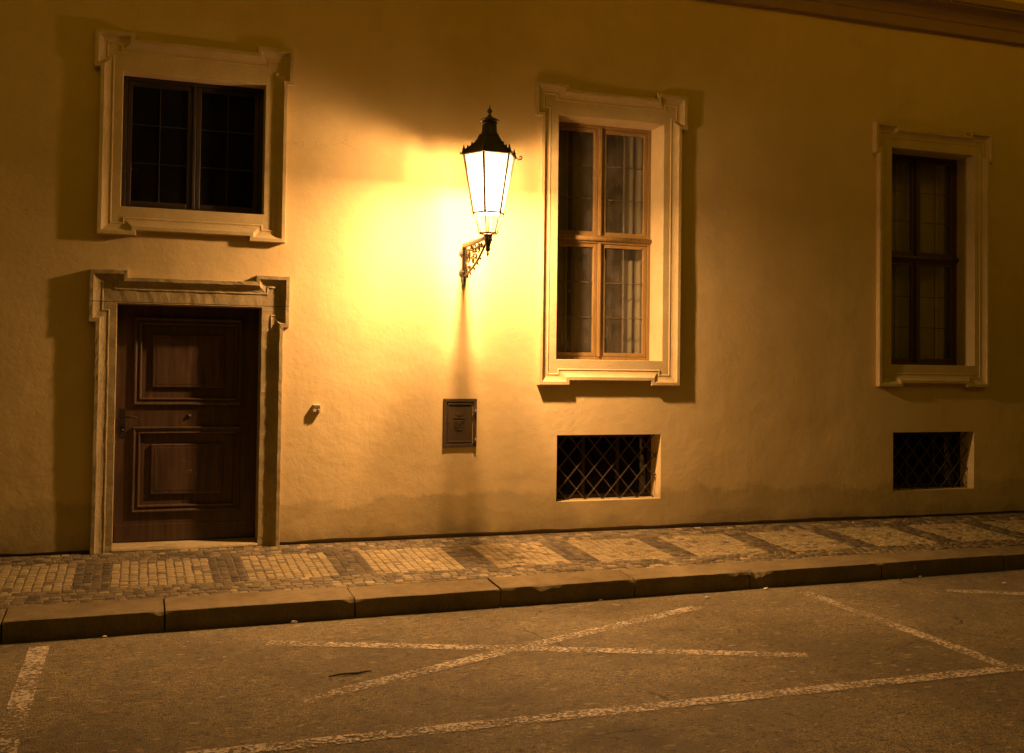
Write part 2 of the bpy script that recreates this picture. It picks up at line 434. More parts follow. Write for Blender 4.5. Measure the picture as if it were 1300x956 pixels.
# painted parking bay lines
PT = m_paint()
def line(pts, w=.12):
    L = MB(); pts = [Vector((x, y, ROADZ+.004)) for x, y in pts]
    for p, q in zip(pts[:-1], pts[1:]):
        d = (q-p); n = max(1, int(d.length/.05)); s = Vector((-d.y, d.x, 0)).normalized()*w/2
        vs = []
        for i in range(n+1):
            c = p+d*i/n; k = 1+.10*N3(c.x, c.y, 2, 9); k2 = 1+.10*N3(c.x, c.y, 8, 9)
            vs += [c-s*k, c+s*k2]
        L.add(vs, [(2*i, 2*i+2, 2*i+3, 2*i+1) for i in range(n)])
    return tag(L.build('road_marking', PT), kind='structure')
line([(.88, -2.51), (2.38, -3.10), (4.27, -3.85)])
line([(4.30, -2.37), (2.49, -3.125), (1.51, -3.56), (.90, -3.84)]).location.z += .0008
line([(5.45, -2.12), (5.36, -4.45)])
line([(-.57, -2.17), (-.57, -4.45)], .125)
line([(-.63, -4.51), (5.42, -4.515), (11.5, -4.52)]).location.z += .0008
line([(6.70, -2.43), (7.25, -2.73), (10.2, -3.87)])
line([(10.2, -2.35), (6.75, -3.85)]).location.z += .0008
line([(11.45, -2.1), (11.4, -4.45)])

# ------------------------------------------------------------------ the house
house = empty('building', (4.5, 0, 0), 'pale yellow plastered town house front with stone-framed door and three framed windows', 'building')
W1 = (-.16, 1.07, 3.025, 4.22); W2 = (3.98, 5.17, 1.74, 4.22); W3 = (8.085, 9.275, 1.74, 4.22)
DR = (-.17, 1.07, -.05, 2.17)
C1 = (4.005, 5.175, .305, .975); C2 = (8.125, 9.285, .30, .968)
XL, XR, ZT = -9.0, 19.0, 9.5
holes = []
for (a, b, c, d), e in ((W1, .05), (W2, .05), (W3, .05), (DR, .05)): holes.append((a-e, b+e, c-e, d+e))
holes += [C1, C2]
# the other windows of the row, out of view, keep the rhythm of the front
wl = MB()
def cuts(lo, hi, step, extra):
    s = set([round(lo, 4), round(hi, 4)]+[round(e, 4) for e in extra if lo < e < hi])
    L = sorted(s); out = []
    for a, b in zip(L[:-1], L[1:]):
        n = max(1, math.ceil((b-a)/step)); out += [a+(b-a)*i/n for i in range(n)]
    return out+[hi]
xs = cuts(XL, XR, .14, [h[0] for h in holes]+[h[1] for h in holes])
zs = cuts(0.0, ZT, .14, [h[2] for h in holes]+[h[3] for h in holes])
def wy(x, z):
    y = .008*N3(x, 0, z, .8)+.0045*N3(x, 3, z, 2.3)+.002*N3(x, 5, z, 6)
    d = max(abs(x-2.98)-.25, abs(z-1.1)-.32, 0)
    return y*min(1, d/.15)
idx = {}
vs = []; fs = []
def zedge(x, z):
    if z == 0.0: return .032+.014*N3(x, 0, 0, 3)+.006*N3(x, 4, 0, 11)+ (.0 if 1.4 < x < 8 else -.012)
    return z
for i, x in enumerate(xs):
    for j, z in enumerate(zs):
        idx[i, j] = len(vs); vs.append((x, wy(x, z), zedge(x, z)))
for i in range(len(xs)-1):
    for j in range(len(zs)-1):
        cx, cz = (xs[i]+xs[i+1])/2, (zs[j]+zs[j+1])/2
        if any(h[0] < cx < h[1] and h[2] < cz < h[3] for h in holes): continue
        fs.append((idx[i, j], idx[i+1, j], idx[i+1, j+1], idx[i, j+1]))
wl.add(vs, fs, True)
# plaster returns into the cellar openings
for (a, b, c, d) in (C1, C2):
    xx = [x for x in xs if a-1e-4 <= x <= b+1e-4]; zz = [z for z in zs if c-1e-4 <= z <= d+1e-4]
    dep = .26
    def ret(pts):
        v = []; 
        for (x, z) in pts:
            v += [(x, wy(x, z), z), (x, .004, z), (x, dep, z)]
        n = len(pts); f = []
        for q in range(n-1):
            for r_ in (0, 1): f.append((3*q+r_, 3*q+3+r_, 3*q+4+r_, 3*q+1+r_))
        wl.add(v, f, False)
    ret([(a, z) for z in zz]); ret([(b, z) for z in zz]); ret([(x, c) for x in xx]); ret([(x, d) for x in xx])
# underside lip, sides, back and top close the house
lip = []
for x in xs: lip += [(x, wy(x, 0), zedge(x, 0.0)), (x, .035, zedge(x, 0.0)), (x, .035, -.4)]
wl.add(lip, [(3*q+r_, 3*q+3+r_, 3*q+4+r_, 3*q+1+r_) for q in range(len(xs)-1) for r_ in (0, 1)])
wl.add([(XL, .0, -.4), (XL, 9, -.4), (XL, 9, ZT), (XL, 0, ZT), (XR, 0, -.4), (XR, 9, -.4), (XR, 9, ZT), (XR, 0, ZT)],
       [(0, 1, 2, 3), (4, 5, 6, 7), (1, 5, 6, 2), (3, 2, 6, 7)])
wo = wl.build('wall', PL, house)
for p in wo.data.polygons[:0]: pass
# rooms behind the openings
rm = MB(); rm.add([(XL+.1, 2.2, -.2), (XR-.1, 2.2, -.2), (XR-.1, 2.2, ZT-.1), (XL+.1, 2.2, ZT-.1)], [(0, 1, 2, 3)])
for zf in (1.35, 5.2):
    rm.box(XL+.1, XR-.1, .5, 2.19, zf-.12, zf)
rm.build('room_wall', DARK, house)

# string course
cr = MB(); prof = [(0.02, 5.615), (-.055, 5.62), (-.060, 5.625), (-.060, 5.745), (-.075, 5.755), (-.085, 5.80), (-.115, 5.85), (-.165, 5.89), (-.225, 5.905), (-.225, 5.925), (-.25, 5.93), (-.25, 6.02), (-.235, 6.03), (.02, 6.10)]
xx = [XL+i*.25 for i in range(int((XR-XL)/.25)+1)]; v = []
for x in xx:
    for y, z in prof: v.append((x, y+.003*N3(x, z*9, 1, 2), z+.002*N3(x, z*9, 5, 2)))
m_ = len(prof)
cr.add(v, [(i*m_+k, (i+1)*m_+k, (i+1)*m_+k+1, i*m_+k+1) for i in range(len(xx)-1) for k in range(m_-1)])
cr.build('string_course', CST, house)

# ------------------------------------------------------------------ eared architraves
PROF = [(0, -.012), (0, .0), (0, .061), (.004, .065), (.033, .065), (.037, .062), (.039, .055), (.046, .047), (.056, .039), (.068, .0315), (.080, .027), (.092, .0245), (.099, .025), (.101, .0275), (.104, .0285), (.108, .0285), (.112, .0265), (.115, .0205), (.118, .0200)]
def architrave(name, path, closed, rect, mt, rev, amp=.0008, sclx=1.0, prof=PROF, parent=house):
    a = MB(); n = len(path); P = [Vector(p) for p in path]
    segs = [(i, (i+1) % n) for i in range(n if closed else n-1)]
    def nrm(i, j):
        d = (P[j]-P[i]).normalized(); return Vector((d.y, -d.x))   # inward for a clockwise path (x, z)
    norms = [nrm(i, j) for i, j in segs]
    def off(k, o):
        if not closed and k == 0: return P[0]+norms[0]*o
        if not closed and k == n-1: return P[-1]+norms[-1]*o
        na = norms[(k-1) % len(norms)]; nb = norms[k % len(norms)]
        if abs(na.dot(nb)) > .9: return P[k]+na*o
        return P[k]+(na+nb)*o
    rings = []
    for o, h in prof:
        r_ = []
        for (i, j) in segs:
            p, q = off(i, o), off(j, o); m = max(1, int((P[j]-P[i]).length/.035))
            for t in range(m): r_.append(((p+(q-p)*t/m), h))
        if not closed: r_.append((off(n-1, o), h))
        rings.append(r_)
    x0, x1, z0, z1 = rect
    hl = prof[-1][1]-.001
    last = rings[-1]
    rings.append([(Vector((min(max(p.x, x0), x1), min(max(p.y, z0), z1))), hl) for p, _ in last])
    rings.append([(p, hl-.004) for p, _ in rings[-1]])
    rings.append([(p, -.02) for p, _ in rings[-2]]); rings.append([(p, -rev) for p, _ in rings[-2]])
    # tiny arris on the opening edge
    rings[-4] = [(p+((q-p).normalized()*.003 if (q-p).length > .01 else Vector((0, 0))), h) for (p, h), (q, _) in zip(rings[-4], last)]
    m = len(last); vs = []
    for k, r_ in enumerate(rings):
        for p, h in r_:
            y = -h; w = 1 if 1 < k < len(rings)-1 else 0
            jx = amp*N3(p.x, y*8, p.y, 9*sclx)*1.5*w; jz = amp*N3(p.x+9, y*8, p.y, 9*sclx)*1.5*w
            jy = (amp*N3(p.x, y*5+4, p.y, 16*sclx)*1.4+amp*N3(p.x, y+8, p.y, 45))*w
            vs.append((p.x+jx, y+jy, p.y+jz))
    fs = []
    for k in range(len(rings)-1):
        for t in range(m if closed else m-1):
            u = (t+1) % m; fs.append((k*m+t, k*m+u, (k+1)*m+u, (k+1)*m+t))
    a.add(vs, fs, False)
    return a.build(name, mt, parent, weld=True)

def win_path(mx0, mx1, mz0, mz1, ew, eh, es, ed, et, lw, lh):
    # clockwise from the bottom left; ears at the top corners, lugs at the bottom corners
    ex0, ex1, ez = mx0-es, mx1+es, mz1+et
    return [(mx0, mz0-lh), (mx0, ez-ed), (ex0, ez-ed), (ex0, ez), (ex0+ew, ez), (ex0+ew, mz1), (ex1-ew, mz1), (ex1-ew, ez), (ex1, ez), (ex1, ez-ed),
            (mx1, ez-ed), (mx1, mz0-lh), (mx1-lw, mz0-lh), (mx1-lw, mz0), (mx0+lw, mz0), (mx0+lw, mz0-lh)]
REV = .30
architrave('window_surround', win_path(-.35, 1.265, 2.815, 4.50, .33, 0, .05, .33, .06, .32, .045), True, W1, ST, .20)
architrave('window_surround', win_path(3.78, 5.36, 1.53, 4.475, .35, 0, .065, .35, .055, .33, .048), True, W2, ST, REV)
architrave('window_surround', win_path(7.885, 9.455, 1.53, 4.44, .34, 0, .055, .35, .05, .33, .04), True, W3, ST, REV)
dpath = [(-.345, -.06), (-.345, 2.0), (-.40, 2.0), (-.40, 2.46), (-.085, 2.46), (-.085, 2.40), (1.01, 2.40), (1.01, 2.46), (1.315, 2.46), (1.315, 1.99), (1.262, 1.99), (1.262, -.06)]
ds = architrave('door_surround', dpath, False, (DR[0], DR[1], -.06, DR[3]), DST, .26, amp=.0028)
tag(ds, 'rough grey sandstone door surround with worn edges')

# ------------------------------------------------------------------ timber windows
def casement(rect, yf, rows, cols, transom, wood, glass, dim):
    x0, x1, z0, z1 = rect; cx = (x0+x1)/2
    w = MB(); fw = .035; y1 = yf+.07
    w.box(x0, x0+fw, yf, y1, z0, z1, .004); w.box(x1-fw, x1, yf, y1, z0, z1, .004)
    w.box(x0+fw, x1-fw, yf, y1, z1-fw, z1, .004); w.box(x0+fw, x1-fw, yf, y1, z0, z0+fw, .004)
    win = w.build('window', wood, house)
    mw = .016 if dim else .022
    bays = [(z0+fw, z1-fw)]
    if transom:
        bays = [(z0+fw, transom-.04), (transom+.04, z1-fw)]
        t = MB(); t.box(x0+.002, x1-.002, yf-.006, y1-.002, transom-.042, transom+.042, .006)
        t.tube([(x0+.004, yf-.014, transom+.006), (x1-.004, yf-.014, transom+.006)], .026, 14)
        t.build('transom', wood, win)
    m = MB()
    for za, zb in bays:
        m.box(cx-mw, cx+mw, yf-(.0 if dim else .012), y1-.004, za, zb, .006)
        if not dim: m.box(cx-mw*.4, cx+mw*.4, yf-.020, yf-.010, za, zb, .003)
    m.build('mullion', wood, win)
    sw = .042
    for za, zb in bays:
        for a, b in ((x0+fw, cx-mw), (cx+mw, x1-fw)):
            a += .002; b -= .002; c, d = za+.002, zb-.002
            s = MB(); ya, yb = yf+.012, yf+.05
            s.box(a, a+sw, ya, yb, c, d, .005); s.box(b-sw, b, ya, yb, c, d, .005)
            s.box(a+sw, b-sw, ya, yb, c, c+sw, .005); s.box(a+sw, b-sw, ya, yb, d-sw, d, .005)
            s.build('sash', wood, win)
            gp = MB(); gp.box(a+sw-.004, b-sw+.004, yf+.033, yf+.036, c+sw-.004, d-sw+.004)
            gp.build('glass_pane', glass, win)
            gb = MB()
            for q in range(1, cols):
                x = a+sw+(b-a-2*sw)*q/cols; gb.box(x-.0045, x+.0045, yf+.024, yf+.0325, c+sw, d-sw, .002)
            for q in range(1, rows):
                z = c+sw+(d-c-2*sw)*q/rows; gb.box(a+sw, b-sw, yf+.0245, yf+.0325, z-.0045, z+.0045, .002)
            gb.build('glazing_bars', LEAD if not dim else wood, win)
    return win
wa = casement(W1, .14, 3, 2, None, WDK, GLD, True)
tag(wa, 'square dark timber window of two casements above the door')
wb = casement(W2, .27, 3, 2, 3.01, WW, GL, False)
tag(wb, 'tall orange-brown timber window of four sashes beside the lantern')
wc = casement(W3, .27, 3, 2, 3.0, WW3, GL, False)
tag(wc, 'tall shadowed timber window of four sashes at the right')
# inner casement stiles and catch seen through the middle window
for win, (x0, x1, z0, z1) in ((wb, W2), (wc, W3)):
    i = MB()
    for x in (x0+.30,):
        i.box(x-.02, x+.02, .37, .40, z0, z1, .004)
    i.box(x0, x1, .372, .398, z1-.05, z1, .004)
    i.box(x0-.03, x0+.05, .365, .405, z0, z1, .004); i.box(x1-.04, x1+.03, .365, .405, z0, z1, .004)
    i.build('inner_frame', WDK, win)
    k = MB(); k.lathe([(.006, 0), (.008, .01), (.014, .018), (.014, .03), (.007, .036)], (x0+.285, .37, 2.46), 10, axis='y')
    k.build('catch', BRASS, win)
def curtain(rect, y, seed, label, cm=None):
    x0, x1, z0, z1 = rect; x0 -= .1; x1 += .1; random.seed(seed)
    n = 150; c = MB(); v = []
    for i in range(n+1):
        x = x0+(x1-x0)*i/n
        f = .013*math.sin(x*58+3*N3(x, 0, seed, 2))+.012*N3(x, seed, 0, 6)+.004*math.sin(x*121+seed)
        for j in range(7):
            z = z0-.02+(z1+.06-z0)*j/6
            v.append((x, y+f*(1-.35*j/6)+.004*N3(x*3, seed, z, 3), z))
    c.add(v, [(i*7+j, (i+1)*7+j, (i+1)*7+j+1, i*7+j+1) for i in range(n) for j in range(6)], True)
    o = c.build('curtain', cm or CUR)
    return tag(o, label, 'curtain', 'curtains behind the tall windows')
curtain(W2, .48, 3, 'pale pleated curtain behind the lit window beside the lantern')
curtain(W3, .48, 9, 'dim pleated curtain behind the shadowed window at the far right', m_curtain('pale_curtain', (.80, .70, .44), (.70, .60, .36)))

# ------------------------------------------------------------------ cellar windows
def cellar(rect, label):
    x0, x1, z0, z1 = rect; w = MB(); y = .22
    w.box(x0-.01, x0+.04, y, y+.05, z0, z1, .003); w.box(x1-.04, x1+.01, y, y+.05, z0, z1, .003)
    w.box(x0+.04, x1-.04, y, y+.05, z1-.04, z1+.01, .003); w.box(x0+.04, x1-.04, y, y+.05, z0-.01, z0+.045, .003)
    t = (x1-x0)/3
    for q in (1, 2): w.box(x0+t*q-.018, x0+t*q+.018, y+.004, y+.046, z0+.045, z1-.04, .003)
    o = w.build('cellar_window', WDK, house); tag(o, label)
    for q in range(3):
        gp = MB(); a = x0+t*q+(.04 if q == 0 else .018); b = x0+t*(q+1)-(.04 if q == 2 else .018)
        gp.box(a-.003, b+.003, y+.022, y+.026, z0+.042, z1-.037); gp.build('glass_pane', GLD, o)
    g = MB(); yg = .095; dx, dz = .196, .222; th = .0065
    # frame bars
    def seg(ax, az, bx, bz, yy):
        # clip to the opening
        d = Vector((bx-ax, bz-az)); t0, t1 = 0., 1.
        for p, dd, lo, hi in ((ax, d.x, x0+.004, x1-.004), (az, d.y, z0+.004, z1-.004)):
            if abs(dd) < 1e-9: continue
            u, v_ = (lo-p)/dd, (hi-p)/dd
            if u > v_: u, v_ = v_, u
            t0 = max(t0, u); t1 = min(t1, v_)
        if t1-t0 < .02: return
        p = Vector((ax, az))+d*t0; q = Vector((ax, az))+d*t1
        s = Vector((-d.y, d.x)).normalized()*.0058
        vs = []
        for c in (p, q):
            for sg, yo in ((-1, 0), (1, 0), (1, .007), (-1, .007)):
                vs.append((c.x+s.x*sg, yy+yo, c.y+s.y*sg))
        g.add(vs, [(0, 1, 5, 4), (1, 2, 6, 5), (2, 3, 7, 6), (3, 0, 4, 7), (0, 3, 2, 1), (4, 5, 6, 7)])
    H = 1.4; W = H*dx/dz
    for q in range(-8, 9):
        sx = x0+.165+q*dx
        seg(sx, z0, sx+W, z0+H, yg); seg(sx, z0, sx-W, z0+H, yg+.0075)
    # rivets where the bars cross
    for a in range(0, 14):
        for b in range(0, 8):
            x = x0+.165+(a-4)*dx/2; z = z0+b*dz/2
            if (a+b) % 2 == 0 and x0+.01 < x < x1-.01 and z0+.01 < z < z1-.01:
                g.lathe([(.009, 0), (.007, .004), (.002, .006)], (x, yg-.0005, z), 8, axis='y')
    g.build('grille', GRL, o)
cellar(C1, 'barred cellar opening below the lit tall window')
cellar(C2, 'barred cellar opening below the shadowed tall window')

# ------------------------------------------------------------------ door
DY = .20
dl = MB(); x0, x1, z0, z1 = DR[0], DR[1], .045, DR[3]
def panel_frame(o, x0, x1, z0, z1, prof, mt, parent, fill=None):
    """rectangular moulding swept round a panel; prof = (offset inwards, height towards the street)"""
    a = MB(); vs = []; fs = []
    for off, h in prof:
        for x, z in ((x0+off, z0+off), (x1-off, z0+off), (x1-off, z1-off), (x0+off, z1-off)): vs.append((x, DY-h, z))
    for k in range(len(prof)-1):
        for t in range(4): fs.append((k*4+t, k*4+(t+1) % 4, (k+1)*4+(t+1) % 4, (k+1)*4+t))
    k = (len(prof)-1)*4; fs.append((k, k+1, k+2, k+3))
    a.add(vs, fs); return a.build(o, mt, parent)
# stiles and rails leave the panel fields open
PU = (-.02, .925, 1.27, 2.065); PD = (-.02, .925, .305, 1.075)
for a, b in ((x0, PU[0]+.03), (PU[1]-.03, x1)): dl.box(a, b, DY, DY+.05, z0, z1)
for a, b in ((z0, PD[2]+.03), (PD[3]-.03, PU[2]+.03), (PU[3]-.03, z1)): dl.box(PU[0]+.03, PU[1]-.03, DY+.0005, DY+.05, a, b)
dl.box(x0, x1, DY+.05, DY+.07, z0, z1)
door = dl.build('door', WD, house); tag(door, 'dark panelled oak door')
mp = [(0, -.002), (0, .016), (.004, .022), (.010, .024), (.016, .022), (.020, .012), (.026, .008), (.044, .006), (.048, .014), (.054, .017), (.060, .014), (.064, .0), (.068, -.020), (.150, -.024), (.156, -.024), (.160, -.004), (.166, .0), (.19, .0), (.192, .002)]
for r_ in (PU, PD): panel_frame('door_panel', *r_, mp, WD, door)
lr = MB(); lr.box(x0+.01, x1-.01, DY-.006, DY-.0, .05, .20, .003); lr.build('kick_board', WD, door)
hd = MB(); hx = -.105
hd.box(hx-.024, hx+.024, DY-.006, DY-.0005, .98, 1.24, .003)
hd.tube([(hx, DY-.004, 1.165), (hx, DY-.045, 1.165)], .009, 10)
hd.tube([(hx-.003, DY-.045, 1.165), (hx+.05, DY-.048, 1.168), (hx+.10, DY-.045, 1.162), (hx+.125, DY-.042, 1.150)], [.009, .009, .008, .006], 10)
hd.tube([(hx, DY-.006, 1.045), (hx, DY-.012, 1.045)], .011, 12)
hd.build('handle', HIRON, door)
lk = MB(); lk.lathe([(.022, 0), (.022, .004), (.014, .008), (.013, .014), (.004, .015)], (.46, DY, 1.17), 18, axis='y'); lk.build('lock', HIRON, door)
th = MB(); n = 24; pts = []
for i in range(n+1):
    x = DR[0]-.002+(DR[1]-DR[0]+.004)*i/n; w = .012*N3(x, 0, 0, 3); s = .010*math.sin((i/n)*math.pi)
    for y, z in ((-.022+w, -.06), (-.028+w, .010-s), (-.018+w, .024-s), (.0, .030-s), (.26, .044)): pts.append((x, y, z))
th.add(pts, [(i*5+k, (i+1)*5+k, (i+1)*5+k+1, i*5+k+1) for i in range(n) for k in range(4)])
th.build('threshold', DST, house)

# ------------------------------------------------------------------ wall hatch
hb = (2.81, 3.15, .868, 1.342)
hatch = empty('meter_hatch', (2.98, 0, .868), 'small brown metal utility hatch with embossed crest on wall below the lantern', 'utility hatch')
f = MB(); a, b, c, d = hb; fw = .034
f.box(a, a+fw, -.022, .02, c, d, .004); f.box(b-fw, b, -.022, .02, c, d, .004)
f.box(a+fw-.001, b-fw+.001, -.0215, .02, d-fw, d-.0005, .004); f.box(a+fw-.001, b-fw+.001, -.0215, .02, c+.0005, c+fw, .004)
f.build('frame', HAT, hatch)
dd = MB(); a2, b2, c2, d2 = a+fw+.005, b-fw-.005, c+fw+.005, d-fw-.005
dd.box(a2, b2, -.012, .01, c2, d2, .003)
for p in ((a2+.008, b2-.008, d2-.020, d2-.010), (a2+.008, b2-.008, c2+.010, c2+.020)): dd.box(p[0], p[1], -.020, -.011, p[2], p[3], .003)
for p in ((a2+.008, a2+.018), (b2-.018, b2-.008)): dd.box(p[0], p[1], -.0195, -.011, c2+.019, d2-.019, .003)
hdoor = dd.build('hatch_door', HAT, hatch)
sl = MB(); sl.box(a2+.03, b2-.03, -.0128, -.011, d2-.044, d2-.030); sl.build('vent_slot', BLK, hdoor)
cr_ = MB(); cx, cz = 2.974, 1.095
# shield
pts = []
for k in range(9): pts.append((cx-.052+.104*k/8, cz+.03))
for k in range(1, 13):
    t = k/12; pts.append((cx+.052*math.cos(t*math.pi/2)**.7 if t < 1 else cx, cz+.03-.088*math.sin(t*math.pi/2)))
for k in range(11, 0, -1):
    t = k/12; pts.append((cx-.052*math.cos(t*math.pi/2)**.7, cz+.03-.088*math.sin(t*math.pi/2)))
cr_.tube([(x, -.0145, z) for x, z in pts]+[(pts[0][0], -.0145, pts[0][1])], .0038, 8)
def ring(mb, x, z, r, t, y, n=20): mb.tube([(x+r*math.cos(2*math.pi*k/n), y, z+r*math.sin(2*math.pi*k/n)) for k in range(n+1)], t, 6, cap=False)
ring(cr_, cx+.022, cz, .016, .003, -.0145); ring(cr_, cx-.022, cz, .014, .003, -.0145)
cr_.tube([(cx, -.014, cz+.024), (cx, -.015, cz-.03)], .003, 6)
cr_.tube([(cx-.03, -.0145, cz-.022), (cx, -.015, cz-.038), (cx+.03, -.0145, cz-.022)], .003, 6)
cr_.box(cx-.058, cx+.058, -.018, -.0115, cz+.052, cz+.064, .002)
# crown
for k in (-2, -1, 0, 1, 2):
    cr_.tube([(cx+k*.010, -.0145, cz+.082), (cx+k*.017, -.0145, cz+.108-.004*abs(k))], [.004, .002], 6)
    cr_.lathe([(.001, 0), (.004, .002), (.001, .005)], (cx+k*.017, -.012, cz+.111-.004*abs(k)), 8, axis='y')
cr_.box(cx-.028, cx+.028, -.0175, -.0115, cz+.074, cz+.083, .002)
cr_.build('crest', HAT, hdoor)
kh = MB(); kh.box(a2+.012, a2+.026, -.024, -.0115, cz+.006, cz+.034, .002); kh.build('keyhole', IRON, hdoor)
for z in (1.205, .925):
    hg = MB(); hg.tube([(b-.014, -.030, z-.03), (b-.014, -.030, z+.03)], .010, 12); hg.tube([(b-.014, -.030, z-.036), (b-.014, -.030, z+.036)], .006, 8)
    hg.box(b-.040, b-.014, -.026, -.020, z-.024, z+.024, .002); hg.build('hinge', IRON, hatch)
for x in (a+.012, b-.012):
    pass
for x in (a+.015, b-.015):
    for z in (c+.015, d-.015):
        sc_ = MB(); sc_.lathe([(.006, 0), (.005, .003), (.001, .004)], (x, -.0218, z), 10, axis='y'); sc_.build('screw', IRON, hatch)

hatch.location.y = .003
# ------------------------------------------------------------------ door bell
bell = empty('doorbell', (1.585, 0, 1.22), 'tiny square pale doorbell unit on the wall right of the door', 'doorbell')
b_ = MB(); b_.box(1.548, 1.622, -.042, .01, 1.215, 1.285, .004); b_.build('housing', PLATE, bell)
b_ = MB(); b_.box(1.556, 1.614, -.0455, -.0415, 1.253, 1.277, .001); b_.build('name_strip', STRIP, bell)
b_ = MB(); b_.lathe([(.011, 0), (.011, .004), (.008, .007), (.001, .008)], (1.596, -.0415, 1.234), 16, axis='y'); b_.build('push_button', BRASS, bell)

# ------------------------------------------------------------------ wall lantern
LX, LY = 3.0, -.75
lan = empty('wall_lantern', (LX, 0, 2.65), 'lit black six-sided cast iron lantern on a scrolled wall bracket', 'street lantern')
A0 = 0.0                                      # vertices at 0, 60, ... degrees
def hexp(r, z, k): a = A0+R(60)*k; return Vector((LX+r*math.cos(a), LY+r*math.sin(a), z))
ZT_, ZB = 3.575, 3.055; RT, RB = .236, .142
# bracket
br = MB()
br.box(LX-.022, LX+.022, -.030, .004, 2.50, 2.85, .004)
br.tube([(LX, -.012, 2.52), (LX, -.018, 2.47), (LX, -.012, 2.43)], [.030, .020, .004], 10)
br.lathe([(.004, -.03), (.018, -.015), (.022, 0), (.012, .012), (.006, .016)], (LX, -.02, 2.462), 12)
arm = [(LX, -.01, 2.832), (LX, -.30, 2.836), (LX, -.60, 2.842), (LX, LY, 2.845)]
br.tube(arm, .023, 10); br.box(LX-.020, LX+.020, LY+.02, -.01, 2.842, 2.856, .003)
diag = [(LX, -.02, 2.535), (LX, -.14, 2.555), (LX, -.30, 2.60), (LX, -.46, 2.66), (LX, -.60, 2.735), (LX, -.70, 2.80)]
br.tube(diag, .012, 8)
bk = br.build('bracket', IRON, lan)
for z in (2.765, 2.57):
    bs = MB(); bs.lathe([(.050, 0), (.050, .008), (.040, .020), (.022, .030), (.012, .036), (.004, .038)], (LX-.0, -.002, z), 20, axis='y')
    bs.box(LX-.052, LX+.052, -.016, -.004, z-.018, z+.018, .004)
    bs.build('mounting_boss', IRON, bk)
sw_ = MB()
def spiral(y, z, r, turns, a0, t=.0085, sgn=1):
    sw_ = MB()
    n = int(26*turns); pts = []
    for i in range(n+1):
        u = i/n; rr = r*(1-.82*u); a = a0+sgn*2*math.pi*turns*u
        pts.append((LX, y+rr*math.cos(a), z+rr*math.sin(a)))
    sw_.tube(pts, [t*(1-.35*i/n) for i in range(n+1)], 7)
    e = pts[-1]; sw_.lathe([(.003, -.009), (.011, -.004), (.011, .004), (.003, .009)], e, 8)
    sw_.build('scroll', IRON, bk)
spiral(-.145, 2.715, .098, 1.9, R(-100)); spiral(-.15, 2.715, .060, 1.2, R(80), .007)
spiral(-.335, 2.755, .066, 1.7, R(200), sgn=-1); spiral(-.30, 2.668, .046, 1.4, R(20)); spiral(-.47, 2.775, .048, 1.6, R(-60), sgn=-1)
spiral(-.09, 2.590, .030, 1.2, R(90)); spiral(-.56, 2.79, .030, 1.3, R(180)); spiral(-.20, 2.61, .030, 1.2, R(0), sgn=-1)
spiral(-.39, 2.69, .026, 1.2, R(90)); spiral(-.245, 2.795, .028, 1.3, R(-90))
sw_.tube([(LX, -.04, 2.56), (LX, -.055, 2.66), (LX, -.06, 2.76), (LX, -.045, 2.82)], .008, 7)
sw_.build('curved_bar', IRON, bk)
# leaves along the brace
for y, z, an in ((-.22, 2.56, -70), (-.34, 2.595, -60), (-.44, 2.635, -60), (-.52, 2.675, -55), (-.12, 2.54, -80)):
    d = Vector((0, -math.cos(R(an)), math.sin(R(an)))); sw_ = MB()
    sw_.tube([Vector((LX, y, z)), Vector((LX, y, z))+d*.018, Vector((LX, y, z))+d*.036], [.006, .011, .002], 8)
    sw_.build('leaf', IRON, bk)
# stem cup and pendant
st = MB(); st.lathe([(.002, 2.655), (.008, 2.67), (.012, 2.685), (.007, 2.698), (.010, 2.705), (.022, 2.715), (.024, 2.735), (.020, 2.745), (.022, 2.76), (.030, 2.785), (.032, 2.80), (.040, 2.805), (.042, 2.815), (.036, 2.83), (.040, 2.85), (.044, 2.858), (.044, 2.866)], (LX, LY, 0), 18)
st.build('stem_cup', IRON, lan)
# open gallery between the cup and the glass
ga = MB()
def hexring(mb, r, z, w, h):
    n = 6; vs = []
    for rr, zz in ((r-w/2, z-h/2), (r+w/2, z-h/2), (r+w/2, z+h/2), (r-w/2, z+h/2)):
        vs += [hexp(rr, zz, k) for k in range(6)]
    fs = []
    for q in range(4):
        for k in range(6): fs.append((q*6+k, q*6+(k+1) % 6, ((q+1) % 4)*6+(k+1) % 6, ((q+1) % 4)*6+k))
    mb.add(vs, fs)
hexring(ga, .082, 2.872, .018, .012)
for k in range(6):
    a = A0+R(60)*k
    pr = [(.140, 3.05), (.146, 3.035), (.140, 3.018), (.120, 3.008), (.114, 2.995), (.116, 2.975), (.108, 2.955), (.100, 2.945), (.098, 2.92), (.092, 2.905), (.088, 2.875)]
    ga.tube([(LX+r*math.cos(a), LY+r*math.sin(a), z) for r, z in pr], .0062, 7)
    ga.tube([(LX+.03*math.cos(a), LY+.03*math.sin(a), 2.866), (LX+.088*math.cos(a), LY+.088*math.sin(a), 2.870)], .006, 6)
ga.build('gallery', IRON, lan)
gp = MB(); gp.tube([(LX, LY, 2.86), (LX, LY, 2.93), (LX, LY, 3.10), (LX, LY, 3.16)], [.009, .006, .005, .005], 8); gp.build('gas_pipe', IRON, lan)
bb = MB(); hexring(bb, RB+.002, ZB, .018, .014)
for q in range(0): pass
bb.build('base_ring', IRON, lan)
for k in range(6):
    s = MB(); p, q = hexp(RB, ZB, k), hexp(RT, ZT_, k); s.tube([p, q], .0125, 6, smooth=False); s.build('glazing_strut', IRON, lan)
